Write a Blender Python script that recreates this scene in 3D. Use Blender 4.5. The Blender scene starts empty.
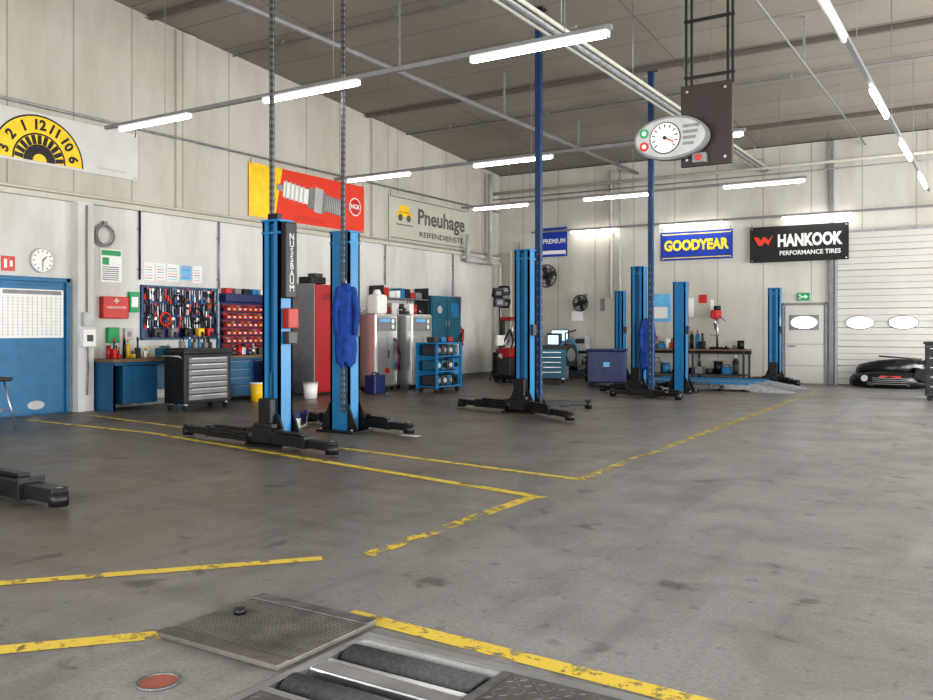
import bpy, bmesh, math, random
from mathutils import Matrix, Vector
random.seed(7)
scene=bpy.context.scene
# ------------------------------------------------------------------ materials
def nd(nt,t,**k):
    n=nt.nodes.new(t)
    for a,v in k.items(): setattr(n,a,v)
    return n
MC={}
def mat(name,col,rough=.5,metal=0,var=.12,scale=6,bump=0,emit=0):
    if name in MC: return MC[name]
    m=bpy.data.materials.new(name); m.use_nodes=True
    nt=m.node_tree; b=nt.nodes['Principled BSDF']
    b.inputs['Roughness'].default_value=rough; b.inputs['Metallic'].default_value=metal
    tc=nd(nt,'ShaderNodeTexCoord'); no=nd(nt,'ShaderNodeTexNoise'); no.inputs['Scale'].default_value=scale; no.inputs['Detail'].default_value=6
    nt.links.new(tc.outputs['Object'],no.inputs['Vector'])
    r=nd(nt,'ShaderNodeValToRGB')
    r.color_ramp.elements[0].position=.3; r.color_ramp.elements[1].position=.7
    r.color_ramp.elements[0].color=[c*(1-var) for c in col]+[1]
    r.color_ramp.elements[1].color=[min(1,c*(1+var)) for c in col]+[1]
    nt.links.new(no.outputs['Fac'],r.inputs['Fac']); nt.links.new(r.outputs['Color'],b.inputs['Base Color'])
    if bump:
        bp=nd(nt,'ShaderNodeBump'); bp.inputs['Strength'].default_value=bump; bp.inputs['Distance'].default_value=.01
        n2=nd(nt,'ShaderNodeTexNoise'); n2.inputs['Scale'].default_value=scale*8
        nt.links.new(tc.outputs['Object'],n2.inputs['Vector']); nt.links.new(n2.outputs['Fac'],bp.inputs['Height']); nt.links.new(bp.outputs['Normal'],b.inputs['Normal'])
    if emit:
        b.inputs['Emission Color'].default_value=list(col)+[1]; b.inputs['Emission Strength'].default_value=emit
    MC[name]=m; return m
BLUE=mat('lift_blue',(.014,.17,.37),.38,0,.1,3)
BLUEB=mat('bench_blue',(.013,.10,.21),.45,0,.1,3)
NAVY=mat('navy',(.01,.022,.10),.4)
COLN=mat('column_navy',(.012,.045,.12),.4)
DOORB=mat('door_blue',(.018,.14,.29),.5)
BLACK=mat('black_steel',(.012,.012,.013),.42,.2,.3,8)
RUB=mat('black_rubber',(.02,.02,.02),.8)
DGR=mat('dark_grey',(.04,.042,.047),.45)
GR=mat('mid_grey',(.2,.2,.205),.45)
LGR=mat('light_grey',(.42,.42,.42),.4)
STEEL=mat('steel',(.5,.51,.52),.32,.9,.12,4)
STAIN=mat('stainless',(.62,.62,.61),.3,.75,.06,3)
WORN=mat('worn_steel',(.17,.17,.17),.5,.6,.35,12,.3)
GALV=mat('galvanised',(.32,.33,.34),.5,.5,.2,10)
WH=mat('white_paint',(.76,.76,.74),.5,0,.03)
DOORW=mat('door_white',(.5,.49,.46),.5,0,.06,1)
CREAM=mat('cream',(.5,.48,.42),.6,0,.05)
PAPER=mat('paper',(.76,.76,.74),.8,0,.03)
RED=mat('red_paint',(.5,.025,.02),.4)
REDB=mat('red_bin',(.33,.02,.02),.45)
CABR=mat('cabinet_red',(.36,.015,.018),.4,0,.08,2)
YEL=mat('yellow',(.85,.55,.02),.5)
ORG=mat('orange_red',(.70,.05,.02),.6,0,.05,2)
GRN=mat('green',(.02,.3,.1),.5)
TEAL=mat('teal',(.015,.11,.17),.5)
BRN=mat('dark_brown',(.028,.017,.014),.5)
BEAMC=mat('beam_brown',(.12,.105,.09),.6)
LBL=mat('light_blue',(.15,.45,.75),.5)
BBL=mat('banner_blue',(.01,.045,.36),.6,0,.05,2)
BANK=mat('banner_black',(.012,.012,.013),.6,0,.1,2)
BANW=mat('banner_white',(.57,.56,.53),.7,0,.06,2)
BANC=mat('banner_cream',(.47,.47,.40),.7,0,.05,2)
GRYT=mat('text_grey',(.10,.10,.10),.6)
TXY=mat('text_yellow',(.9,.7,.02),.6)
CLOTH=mat('workwear_blue',(.01,.05,.24),.9,0,.3,12,.6)
WOOD=mat('bench_wood',(.17,.11,.065),.6,0,.25,8)
TUBE=mat('tube_glow',(1,.97,.92),.5,0,0,5,0,16)
GLOW=mat('screen_glow',(.6,.85,1),.5,0,0,5,0,.8)
WINM=mat('window_daylight_glow',(.8,.85,.9),.15,0,0,5,0,2.2)  # opaque panes; emission stands in for daylight coming through the door windows
CHK=mat('diamond_plate',(.16,.155,.145),.5,.6,.25,10)
ROLL=mat('roller_grit',(.075,.075,.08),.8,0,.35,60,.8)
PLATE=mat('pit_cover_steel',(.13,.12,.108),.55,.3,.3,6,.3)
RCAP=mat('cap_red',(.3,.1,.07),.7)
PIT=mat('pit_concrete',(.05,.05,.048),.9)

def wallmat(name,col,seam=0,grime=.25):
    m=bpy.data.materials.new(name); m.use_nodes=True; nt=m.node_tree; b=nt.nodes['Principled BSDF']; L=nt.links.new
    b.inputs['Roughness'].default_value=.75
    g=nd(nt,'ShaderNodeNewGeometry'); n1=nd(nt,'ShaderNodeTexNoise'); n1.inputs['Scale'].default_value=.6; n1.inputs['Detail'].default_value=10; n1.inputs['Roughness'].default_value=.65
    mp=nd(nt,'ShaderNodeMapping'); mp.inputs['Scale'].default_value=(1.3,1.3,.35); L(g.outputs['Position'],mp.inputs['Vector']); L(mp.outputs['Vector'],n1.inputs['Vector'])
    r=nd(nt,'ShaderNodeValToRGB'); r.color_ramp.elements[0].position=.34; r.color_ramp.elements[1].position=.58
    r.color_ramp.elements[0].color=[c*(1-grime)*k for c,k in zip(col,(1,.98,.93))]+[1]; r.color_ramp.elements[1].color=list(col)+[1]
    L(n1.outputs['Fac'],r.inputs['Fac']); out=r.outputs['Color']
    if seam:
        sp=nd(nt,'ShaderNodeSeparateXYZ'); L(g.outputs['Position'],sp.inputs[0])
        ad=nd(nt,'ShaderNodeMath',operation='ADD'); L(sp.outputs[0],ad.inputs[0]); L(sp.outputs[1],ad.inputs[1])
        dv=nd(nt,'ShaderNodeMath',operation='DIVIDE'); L(ad.outputs[0],dv.inputs[0]); dv.inputs[1].default_value=seam
        fr=nd(nt,'ShaderNodeMath',operation='FRACT'); L(dv.outputs[0],fr.inputs[0])
        lt=nd(nt,'ShaderNodeMath',operation='LESS_THAN'); L(fr.outputs[0],lt.inputs[0]); lt.inputs[1].default_value=.03/seam
        mx=nd(nt,'ShaderNodeMixRGB',blend_type='MULTIPLY'); mx.inputs['Color2'].default_value=(.66,.64,.6,1)
        L(lt.outputs[0],mx.inputs['Fac']); L(out,mx.inputs['Color1']); out=mx.outputs['Color']
    L(out,b.inputs['Base Color']); return m
WLOW=wallmat('wall_plaster',(.63,.625,.61),0,.22)
WUP=wallmat('wall_panel',(.50,.48,.43),1.25,.22)
WBK=wallmat('wall_back_panel',(.55,.54,.50),1.3,.2)

def floormat():
    m=bpy.data.materials.new('workshop_concrete'); m.use_nodes=True; nt=m.node_tree; b=nt.nodes['Principled BSDF']; L=nt.links.new
    g=nd(nt,'ShaderNodeNewGeometry')
    def noise(s,d=8,w=0,sc=None):
        n=nd(nt,'ShaderNodeTexNoise'); n.inputs['Scale'].default_value=s; n.inputs['Detail'].default_value=d; n.inputs['Distortion'].default_value=w
        if sc:
            mp=nd(nt,'ShaderNodeMapping'); mp.inputs['Scale'].default_value=sc[:3]; mp.inputs['Rotation'].default_value=(0,0,sc[3]); L(g.outputs['Position'],mp.inputs['Vector']); L(mp.outputs[0],n.inputs['Vector'])
        else: L(g.outputs['Position'],n.inputs['Vector'])
        return n.outputs['Fac']
    def ramp(i,p0,c0,p1,c1):
        r=nd(nt,'ShaderNodeValToRGB'); e=r.color_ramp.elements; e[0].position=p0;e[0].color=c0;e[1].position=p1;e[1].color=c1; L(i,r.inputs['Fac']); return r.outputs['Color']
    def mul(a,c,f):
        m2=nd(nt,'ShaderNodeMixRGB',blend_type='MULTIPLY'); m2.inputs['Fac'].default_value=f; L(a,m2.inputs['Color1']); L(c,m2.inputs['Color2']); return m2.outputs[0]
    sp=nd(nt,'ShaderNodeSeparateXYZ'); L(g.outputs['Position'],sp.inputs[0])
    mr=nd(nt,'ShaderNodeMapRange'); mr.inputs['From Min'].default_value=-5.5; mr.inputs['From Max'].default_value=-2.6; L(sp.outputs[0],mr.inputs['Value'])
    lane=ramp(noise(.7),.3,(.215,.212,.207,1),.7,(.272,.27,.265,1))
    bay=ramp(noise(.6),.3,(.13,.112,.092,1),.7,(.20,.178,.15,1))
    mx=nd(nt,'ShaderNodeMixRGB'); L(mr.outputs[0],mx.inputs['Fac']); L(bay,mx.inputs['Color1']); L(lane,mx.inputs['Color2'])
    o=mul(mx.outputs[0],ramp(noise(1.7,12,1.2),.36,(.66,.64,.62,1),.54,(1,1,1,1)),.5)
    o=mul(o,ramp(noise(1.0,6,.3,(3.2,.3,1,.35)),.36,(.72,.71,.7,1),.46,(1,1,1,1)),.5)
    o=mul(o,ramp(noise(1.0,6,.3,(.35,3.0,1,.2)),.34,(.72,.71,.7,1),.44,(1,1,1,1)),.45)
    o=mul(o,ramp(noise(2.9,3,.4),.30,(.35,.33,.31,1),.36,(1,1,1,1)),.7)
    o=mul(o,ramp(noise(9,4,.2),.31,(.55,.53,.51,1),.37,(1,1,1,1)),.6)
    o=mul(o,ramp(noise(45,3),.3,(.82,.82,.82,1),.7,(1.12,1.12,1.12,1)),1)
    L(o,b.inputs['Base Color'])
    rr=ramp(noise(1.2),.3,(.33,)*3+(1,),.7,(.52,)*3+(1,)); L(rr,b.inputs['Roughness'])
    bp=nd(nt,'ShaderNodeBump'); bp.inputs['Strength'].default_value=.12; bp.inputs['Distance'].default_value=.01; L(noise(25,6),bp.inputs['Height']); L(bp.outputs['Normal'],b.inputs['Normal'])
    return m
FLOOR=floormat()
def ceilmat():
    m=bpy.data.materials.new('ceiling_panels'); m.use_nodes=True; nt=m.node_tree; b=nt.nodes['Principled BSDF']; L=nt.links.new
    b.inputs['Roughness'].default_value=.7
    g=nd(nt,'ShaderNodeNewGeometry'); br=nd(nt,'ShaderNodeTexBrick'); br.offset=0
    br.inputs['Scale'].default_value=1; br.inputs['Brick Width'].default_value=6; br.inputs['Row Height'].default_value=1.2; br.inputs['Mortar Size'].default_value=.015
    br.inputs['Color1'].default_value=(.245,.222,.19,1); br.inputs['Color2'].default_value=(.27,.245,.21,1); br.inputs['Mortar'].default_value=(.15,.135,.115,1)
    L(g.outputs['Position'],br.inputs['Vector'])
    n=nd(nt,'ShaderNodeTexNoise'); n.inputs['Scale'].default_value=.6; n.inputs['Detail'].default_value=6; L(g.outputs['Position'],n.inputs['Vector'])
    r=nd(nt,'ShaderNodeValToRGB'); r.color_ramp.elements[0].color=(.8,.8,.8,1); r.color_ramp.elements[1].color=(1.1,1.1,1.1,1); L(n.outputs['Fac'],r.inputs['Fac'])
    mx=nd(nt,'ShaderNodeMixRGB',blend_type='MULTIPLY'); mx.inputs['Fac'].default_value=1; L(br.outputs['Color'],mx.inputs['Color1']); L(r.outputs['Color'],mx.inputs['Color2'])
    L(mx.outputs[0],b.inputs['Base Color']); return m
CEIL=ceilmat()
def linemat(name,thr):
    m=bpy.data.materials.new(name); m.use_nodes=True; nt=m.node_tree; b=nt.nodes['Principled BSDF']; L=nt.links.new
    b.inputs['Base Color'].default_value=(.68,.5,.07,1); b.inputs['Roughness'].default_value=.6
    g=nd(nt,'ShaderNodeNewGeometry'); n=nd(nt,'ShaderNodeTexNoise'); n.inputs['Scale'].default_value=6; n.inputs['Detail'].default_value=12; n.inputs['Roughness'].default_value=.75
    L(g.outputs['Position'],n.inputs['Vector'])
    r=nd(nt,'ShaderNodeValToRGB'); r.color_ramp.elements[0].position=thr; r.color_ramp.elements[1].position=thr+.06; L(n.outputs['Fac'],r.inputs['Fac'])
    t=nd(nt,'ShaderNodeBsdfTransparent'); mx=nd(nt,'ShaderNodeMixShader'); L(r.outputs['Color'],mx.inputs[0]); L(t.outputs[0],mx.inputs[1]); L(b.outputs[0],mx.inputs[2])
    L(mx.outputs[0],nt.nodes['Material Output'].inputs['Surface']); return m
LN=linemat('floor_marking_yellow',.41); LW=linemat('floor_marking_worn',.48)

# ------------------------------------------------------------------ builder
class B:
    def __init__(s): s.bm=bmesh.new(); s.mats=[]; s.M=Matrix()
    def mi(s,m):
        if m not in s.mats: s.mats.append(m)
        return s.mats.index(m)
    def _f(s,vs,m,smooth=False):
        i=s.mi(m); fs=set()
        for v in vs:
            for f in v.link_faces: fs.add(f)
        for f in fs:
            f.material_index=i; f.smooth=smooth and len(f.verts)<=4
        return fs
    def box(s,c,d,m,bev=0,R=None):
        T=s.M@Matrix.Translation(c)@(R.to_4x4() if R else Matrix())@Matrix.Diagonal((d[0],d[1],d[2],1))
        r=bmesh.ops.create_cube(s.bm,size=1,matrix=T); s._f(r['verts'],m)
        if bev:
            es={e for v in r['verts'] for e in v.link_edges}
            bmesh.ops.bevel(s.bm,geom=list(es),offset=bev,segments=2,affect='EDGES',profile=.6,material=s.mi(m))
    def bb(s,x0,x1,y0,y1,z0,z1,m,bev=0):
        s.box(((x0+x1)/2,(y0+y1)/2,(z0+z1)/2),(abs(x1-x0),abs(y1-y0),abs(z1-z0)),m,bev)
    def cyl(s,p,q,r,m,seg=16,r2=None):
        p=Vector(p);q=Vector(q);d=q-p
        T=s.M@Matrix.Translation((p+q)/2)@d.to_track_quat('Z','Y').to_matrix().to_4x4()
        o=bmesh.ops.create_cone(s.bm,cap_ends=True,segments=seg,radius1=r,radius2=r if r2 is None else r2,depth=d.length,matrix=T)
        s._f(o['verts'],m,True)
    def sph(s,c,r,m,sc=(1,1,1),seg=16):
        o=bmesh.ops.create_uvsphere(s.bm,u_segments=seg,v_segments=seg//2+2,radius=r,matrix=s.M@Matrix.Translation(c)@Matrix.Diagonal((*sc,1)))
        s._f(o['verts'],m,True)
    def prism(s,pts,z0,z1,m):
        a=[s.bm.verts.new(s.M@Vector((x,y,z0))) for x,y in pts]; b=[s.bm.verts.new(s.M@Vector((x,y,z1))) for x,y in pts]
        n=len(pts); s.bm.faces.new(a[::-1]); s.bm.faces.new(b)
        for i in range(n): s.bm.faces.new((a[i],a[(i+1)%n],b[(i+1)%n],b[i]))
        s._f(a+b,m)
    def tube(s,pts,r,m,seg=10):
        for a,b in zip(pts,pts[1:]): s.cyl(a,b,r,m,seg)
        for p in pts[1:-1]: s.sph(p,r,m,seg=8)
    def ring(s,c,R,r,m,n=24,a0=0,a1=2*math.pi,u=(1,0,0),v=(0,0,1)):
        u=Vector(u);v=Vector(v);c=Vector(c)
        s.tube([c+u*R*math.cos(a0+(a1-a0)*i/n)+v*R*math.sin(a0+(a1-a0)*i/n) for i in range(n+1)],r,m,6)
    def text(s,t,size,pos,m,ext=.004,xs=1,off=0,rot=0,fit=None):
        cu=bpy.data.curves.new('t','FONT'); cu.body=t; cu.size=size; cu.extrude=ext; cu.align_x='CENTER'; cu.align_y='CENTER'; cu.offset=off; cu.resolution_u=3
        o=bpy.data.objects.new('t',cu); scene.collection.objects.link(o); bpy.context.view_layer.update()
        me=bpy.data.meshes.new_from_object(o.evaluated_get(bpy.context.evaluated_depsgraph_get()))
        if fit:
            xsv=[v.co.x for v in me.vertices]; w=max(xsv)-min(xsv); c=(max(xsv)+min(xsv))/2; xs=fit/w
            me.transform(Matrix.Translation((-c,0,0)))
        me.transform(s.M@Matrix.Translation(pos)@Matrix.Rotation(rot,4,'Z')@Matrix.Diagonal((xs,1,1,1)))
        old=set(s.bm.faces); s.bm.from_mesh(me); i=s.mi(m)
        for f in s.bm.faces:
            if f not in old: f.material_index=i
        bpy.data.objects.remove(o); bpy.data.curves.remove(cu); bpy.data.meshes.remove(me)
    def done(s,name,loc=(0,0,0),rz=0):
        bmesh.ops.recalc_face_normals(s.bm,faces=s.bm.faces[:])
        me=bpy.data.meshes.new(name); s.bm.to_mesh(me); s.bm.free()
        for m in s.mats: me.materials.append(m)
        o=bpy.data.objects.new(name,me); o.location=loc; o.rotation_euler=(0,0,rz); scene.collection.objects.link(o); return o
def frame(o,x,y,z):
    return Matrix(((x[0],y[0],z[0],o[0]),(x[1],y[1],z[1],o[1]),(x[2],y[2],z[2],o[2]),(0,0,0,1)))
FL=frame((0,0,0),(0,1,0),(0,0,1),(1,0,0))   # facing +X
FB=frame((0,0,0),(1,0,0),(0,0,1),(0,-1,0))  # facing -Y
XW,YB=-14.6,25.4
def CZ(y): return 6.75+.075*(YB-y)
def disc(n,r,a0=0,a1=2*math.pi,cx=0,cy=0,ry=None):
    ry=r if ry is None else ry
    full=abs(a1-a0-2*math.pi)<1e-6
    k=n if full else n+1
    return [(cx+r*math.cos(a0+(a1-a0)*i/n),cy+ry*math.sin(a0+(a1-a0)*i/n)) for i in range(k)]

# ------------------------------------------------------------------ shell
PX0,PX1,PY0,PY1=-2.66,-.2,2.0,3.34
b=B()
b.bb(XW-.3,PX0,-5.3,YB+.3,-.5,0,FLOOR); b.bb(PX1,6.3,-5.3,YB+.3,-.5,0,FLOOR)
b.bb(PX0,PX1,-5.3,PY0,-.5,0,FLOOR); b.bb(PX0,PX1,PY1,YB+.3,-.5,0,FLOOR); b.bb(PX0,PX1,PY0,PY1,-.5,-.4,PIT)
b.done('floor')
b=B(); b.M=frame((0,0,0),(0,1,0),(0,0,1),(1,0,0))
b.prism([(-5.3,CZ(-5.3)),(YB+.3,CZ(YB+.3)),(YB+.3,CZ(YB+.3)+.2),(-5.3,CZ(-5.3)+.2)],XW-.3,6.3,CEIL); b.done('ceiling')
b=B(); b.bb(XW-.3,XW,-5,YB,0,3.9,WLOW)
b.M=FL; b.prism([(-5,3.9),(YB,3.9),(YB,CZ(YB)),(-5,CZ(-5))],XW-.3,XW,WUP); b.done('wall_left')
b=B(); b.bb(XW-.3,6.3,YB,YB+.3,0,CZ(YB)-.03,WBK); b.done('wall_back')
b=B(); b.M=FL; b.prism([(-5,4.3),(YB,4.3),(YB,CZ(YB)),(-5,CZ(-5))],6,6.3,WBK); b.M=Matrix()
ys=[-5,-3.5,.5,2.5,6.5,8.5,12.5,14.5,18.5,20,24,YB]
for i in range(0,len(ys),2): b.bb(6,6.3,ys[i],ys[i+1],0,4.3,WBK)
b.done('wall_right')
b=B(); b.bb(XW-.3,6.3,-5.3,-5,4.3,CZ(-5),WBK)
for x0,x1 in ((XW-.3,-11),(-7,-5),(-1,1),(5,6.3)): b.bb(x0,x1,-5.3,-5,0,4.3,WBK)
b.done('wall_front')
b=B(); b.bb(XW,XW+.1,-5,YB,3.86,3.96,CREAM,.01); b.done('trim_1')
b=B(); b.bb(XW,XW+.02,9.95,YB,0,.12,GR); b.done('baseboard_left')
b=B(); b.bb(XW+.02,-5.5,YB-.02,YB,0,.12,GR); b.done('baseboard_back')
b=B(); b.bb(XW,XW+.22,9.56,9.88,0,3.86,WLOW); b.done('trim_6')
for i,y in enumerate((6.3,11.9,18.4,24.2)):
    b=B(); b.bb(XW,XW+.06,y,y+.5,3.96,CZ(y+.5)-.01,WUP); b.done('trim_%d'%(i+2))

# ------------------------------------------------------------------ floor markings
def strip(bd,p,q,w,m,z=.003):
    p=Vector(p);q=Vector(q);d=(q-p).normalized();n=Vector((-d.y,d.x))*w/2
    vs=[bd.bm.verts.new((a.x,a.y,z)) for a in (p-n,q-n,q+n,p+n)]
    bd.bm.faces.new(vs); bd._f(vs,m)
b=B()
strip(b,(-13.8,8.25),(-10.5,8.15),.12,LN)
strip(b,(-10.5,8.15),(-3.5,6.88),.12,LN,.0032)
strip(b,(-13.7,9.3),(-3.58,7.9),.10,LN)
strip(b,(-3.6,6.9),(-3.6,6.2),.12,LN,.0036)
strip(b,(-3.6,6.2),(-3.6,4.5),.12,LW)
strip(b,(-3.62,7.9),(-3.9,21.7),.12,LW)
strip(b,(-3.8,4.28),(-5.6,2.2),.10,LN)
strip(b,(-3.42,2.9),(-4.3,1.9),.12,LN)
strip(b,(-2.95,3.52),(-.9,3.42),.12,LN)
b.done('yellow_floor_markings')

# ------------------------------------------------------------------ brake tester pit cover + rollers
b=B()
b.bb(-3.5,-2.70,2.75,3.44,.004,.03,PLATE,.006)
for i in range(25): b.bb(-3.48,-2.72,2.83+i*.0215,2.837+i*.0215,.03,.033,PLATE)
b.bb(-3.5,-2.70,3.37,3.45,.03,.038,WORN); b.bb(-3.5,-2.70,2.74,2.82,.03,.036,PLATE)
b.cyl((-3.36,3.15,.03),(-3.36,3.15,.06),.03,BLACK)
b.done('pit_cover_plate')
b=B()
x0,x1=PX0,PX1
b.bb(x0+.002,x1-.002,PY1-.07,PY1-.003,-.1,.012,STEEL); b.bb(x0+.002,x1-.002,PY0+.003,PY0+.06,-.1,.012,STEEL)
b.bb(x0+.003,x0+.05,PY0+.06,PY1-.07,-.1,.012,STEEL)
XR=-1.86
for yc in (3.12,2.72):
    b.cyl((x0+.07,yc,-.065),(XR-.03,yc,-.065),.095,ROLL,32)
    b.cyl((x0+.05,yc,-.065),(XR,yc,-.065),.03,STEEL,16)
b.bb(x0+.05,XR,2.85,2.95,-.06,.012,STEEL,.01)
b.cyl((x0+.05,2.99,-.02),(XR,2.99,-.02),.025,LGR,14)
b.bb(x0+.05,XR,2.56,2.60,-.1,.012,STEEL); b.bb(XR,XR+.05,2.56,PY1-.07,-.1,.012,WORN)
b.bb(x0+.05,XR,PY1-.11,PY1-.075,-.1,.005,LGR)
def chk(xa,xb,ya,yb,z):
    b.bb(xa,xb,ya,yb,z-.015,z,CHK)
    nx=int((xb-xa)/.045); ny=int((yb-ya)/.045)
    for i in range(nx):
        for j in range(ny):
            R=Matrix.Rotation(math.pi/4 if (i+j)%2 else -math.pi/4,3,'Z')
            b.box((xa+.025+i*.045,ya+.025+j*.045,z+.001),(.032,.007,.003),WORN,0,R)
chk(XR+.055,-1.03,2.3,PY1-.075,.012); chk(x0+.055,XR-.02,PY0+.07,2.555,.012); chk(-1.0,PX1-.01,2.3,PY1-.075,.012)
b.done('roller_brake_tester')
b=B(); b.cyl((-3.05,2.4,.0),(-3.05,2.4,.006),.08,RCAP,32); b.ring((-3.05,2.4,.006),.085,.006,WORN,32,u=(1,0,0),v=(0,1,0)); b.done('floor_socket_cover')
b=B(); b.bb(-7.3,-7.02,9.85,9.99,.001,.004,PAPER); b.done('paper_sheet')

# ------------------------------------------------------------------ lifts
def lift(x,y,inward,name='car_lift_post',h=2.9,arms=((-1.6,.1),(1.4,-.3)),panel=False,rod=None,w=.30,dp=.24,th=1.2):
    b=B(); s=inward; bl=BLUE
    b.bb(-w/2,w/2,-s*dp/2,-s*(dp/2-.03),.02,h,bl)
    for sx in (-1,1):
        b.bb(sx*w/2,sx*(w/2-.035),-s*dp/2,s*dp/2,.02,h,bl)
        b.bb(sx*w/2,sx*(w/2-.10),s*(dp/2-.03),s*dp/2,.02,h,bl)
    b.bb(-w/2+.1,w/2-.1,s*(dp/2-.07),s*(dp/2-.05),.02,h-.02,BLUEB)
    b.cyl((0,s*.02,.1),(0,s*.02,h-.05),.022,STEEL)
    b.bb(-w/2-.015,w/2+.015,-dp/2-.015,dp/2+.015,h,h+.03,bl,.008)
    b.bb(-w/2-.01,w/2+.01,-dp/2-.01,dp/2+.01,h-.16,h-.13,bl)
    b.bb(-.34,.34,-.26,.26,0,.03,BLACK,.005)
    for sx in (-1,1):
        b.M=frame((0,0,0),(sx,0,0),(0,0,1),(0,-sx,0))
        for yy in (-.15,.12): b.prism([(w/2,.03),(w/2+.17,.03),(w/2,.42)],yy,yy+.03,BLACK)
        b.M=Matrix()
        for yy in (-.2,.2): b.cyl((sx*.29,yy,.03),(sx*.29,yy,.06),.02,STEEL,6)
    yc=s*(dp/2+.06)
    b.box((0,yc,.34),(.22,.12,.56),BLACK,.015)
    b.box((0,yc+s*.04,.15),(.5,.18,.2),BLACK,.02)
    b.box((0,yc+s*.02,.26),(.34,.14,.1),BLACK,.03)
    for (ax,ay) in arms:
        sx=1 if ax>0 else -1
        p=Vector((sx*.2,yc+s*.06,.13)); q=Vector((ax,yc+ay,.11)); d=q-p; L=d.length; ang=math.atan2(d.y,d.x)
        b.M=Matrix.Translation(p)@Matrix.Rotation(ang,4,'Z')
        b.cyl((0,0,-.09),(0,0,.12),.085,BLACK,20)
        b.bb(-.02,L*.58,-.07*th,.07*th,-.055*th,.055*th,BLACK,.012)
        b.bb(L*.08,L*.5,-.05,.05,.055*th,.075*th+.01,BLACK,.01)
        b.bb(L*.5,L*.97,-.05*th,.05*th,-.05*th,.035*th,BLACK,.01)
        b.cyl((L*.95,0,-.1),(L*.95,0,.01),.08,BLACK,20); b.cyl((L*.95,0,.01),(L*.95,0,.05),.065,RUB,20)
        b.cyl((L*.95,0,.05),(L*.95,0,.055),.03,GR,12)
        b.bb(L*.58-.03,L*.58+.02,-.08*th,.08*th,-.06*th,.065*th,BLACK,.006)
        b.tube([(0,.1,.0),(L*.3,.13,.02),(L*.5,.1,.0)],.012,BLACK,6)
        b.M=Matrix()
    if panel:
        b.box((w/2+.05,0,h-.5),(.1,.2,.98),BLACK,.015)
        b.M=frame((w/2+.1,0,0),(0,1,0),(0,0,1),(1,0,0))
        for i,ch in enumerate('NUSSBAUM'): b.text(ch,.12,(0,h-.2-i*.095,.002),LGR,.001,off=.002)
        b.M=Matrix()
        b.box((w/2+.06,.02,1.65),(.12,.18,.26),REDB,.015); b.box((w/2+.06,.02,1.4),(.1,.16,.16),DGR,.01)
        b.box((0,-dp/2-.003,.7),(.03,.004,.5),TEAL)
    else:
        b.box((w/2+.03,0,1.5),(.06,.12,.2),DGR,.01)
    if rod is not None:
        rx,ry,z0=rod; top=CZ(y+ry)-.03; k=.024
        b.bb(rx-k,rx+k,ry-k,ry+k,z0,top,DGR)
        z=z0+.05
        while z<top-.1:
            b.box((rx,ry-k,z),(.016,.004,.05),GR); b.box((rx+k,ry,z),(.004,.016,.05),GR); z+=.09
        b.bb(rx-.08,rx+.08,ry-.06,ry+.06,top-.03,top,BLACK)
        if z0>2: b.bb(min(rx,0)-.04,max(rx,0)+.04,ry-.04,ry+.04,h+.03,h+.12,BLACK,.01)
        else:
            for zz in (.5,1.4,2.4): b.bb(rx-.035,rx+.035,ry-.02,ry+.05,zz,zz+.04,DGR)
    return b.done(name,(x,y,0))
lift(-8.05,8.2,-1,panel=True,rod=(-.1,.0,3.0),arms=((-1.75,.15),(1.35,-.25)))
lift(-8.3,9.85,1,rod=(.1,-.16,.3),arms=((-1.2,.4),(1.15,-.1)),w=.36,h=2.93)
lift(-8.05,4.1,1,arms=((-1.4,.5),(1.4,0)),th=1.5)
lift(-7.45,13.9,-1,rod=None,arms=((-1.5,.3),(1.5,-1.0)),h=2.94)
lift(-7.35,19.4,-1,h=2.97,arms=((-.9,.1),(1.35,-.8)))
lift(-6.6,20.2,1,h=2.62,w=.3,arms=((-.8,.5),(.8,.5)))
lift(-5.35,24.4,-1,h=2.62,arms=((-.8,-.3),(.7,-.3)))
lift(-9.75,24.2,-1,h=2.64,arms=((-.7,-.3),(.7,-.3)),w=.26)
def colm(x,y,name='suspended_supply_column',legs=()):
    b=B(); top=CZ(y)-.03; b.bb(-.055,.055,-.05,.05,.02,top,COLN); z=.2
    while z<top-.1:
        b.box((0,-.051,z),(.02,.004,.05),GR if z<3 else DGR); b.box((.056,0,z),(.004,.02,.05),GR if z<3 else DGR); z+=.16
    b.bb(-.14,.14,-.14,.14,0,.03,BLACK,.005); b.bb(-.08,.08,-.08,.08,.03,.2,BLACK,.01)
    b.bb(-.12,.12,-.1,.1,top-.03,top,BLACK)
    for (ax,ay) in legs:
        d=Vector((ax,ay,0)); b.M=Matrix.Rotation(math.atan2(ay,ax),4,'Z'); L=d.length
        b.bb(.1,L*.6,-.06,.06,.05,.17,BLACK,.015); b.bb(L*.5,L,-.045,.045,.06,.14,BLACK,.01); b.cyl((L,0,0),(L,0,.16),.07,BLACK,18); b.M=Matrix()
    return b.done(name,(x,y,0))
colm(-7.45,14.45,legs=((.7,.7),))
colm(-6.65,18.3,legs=((.7,-.25),(-.9,.0)))

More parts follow.
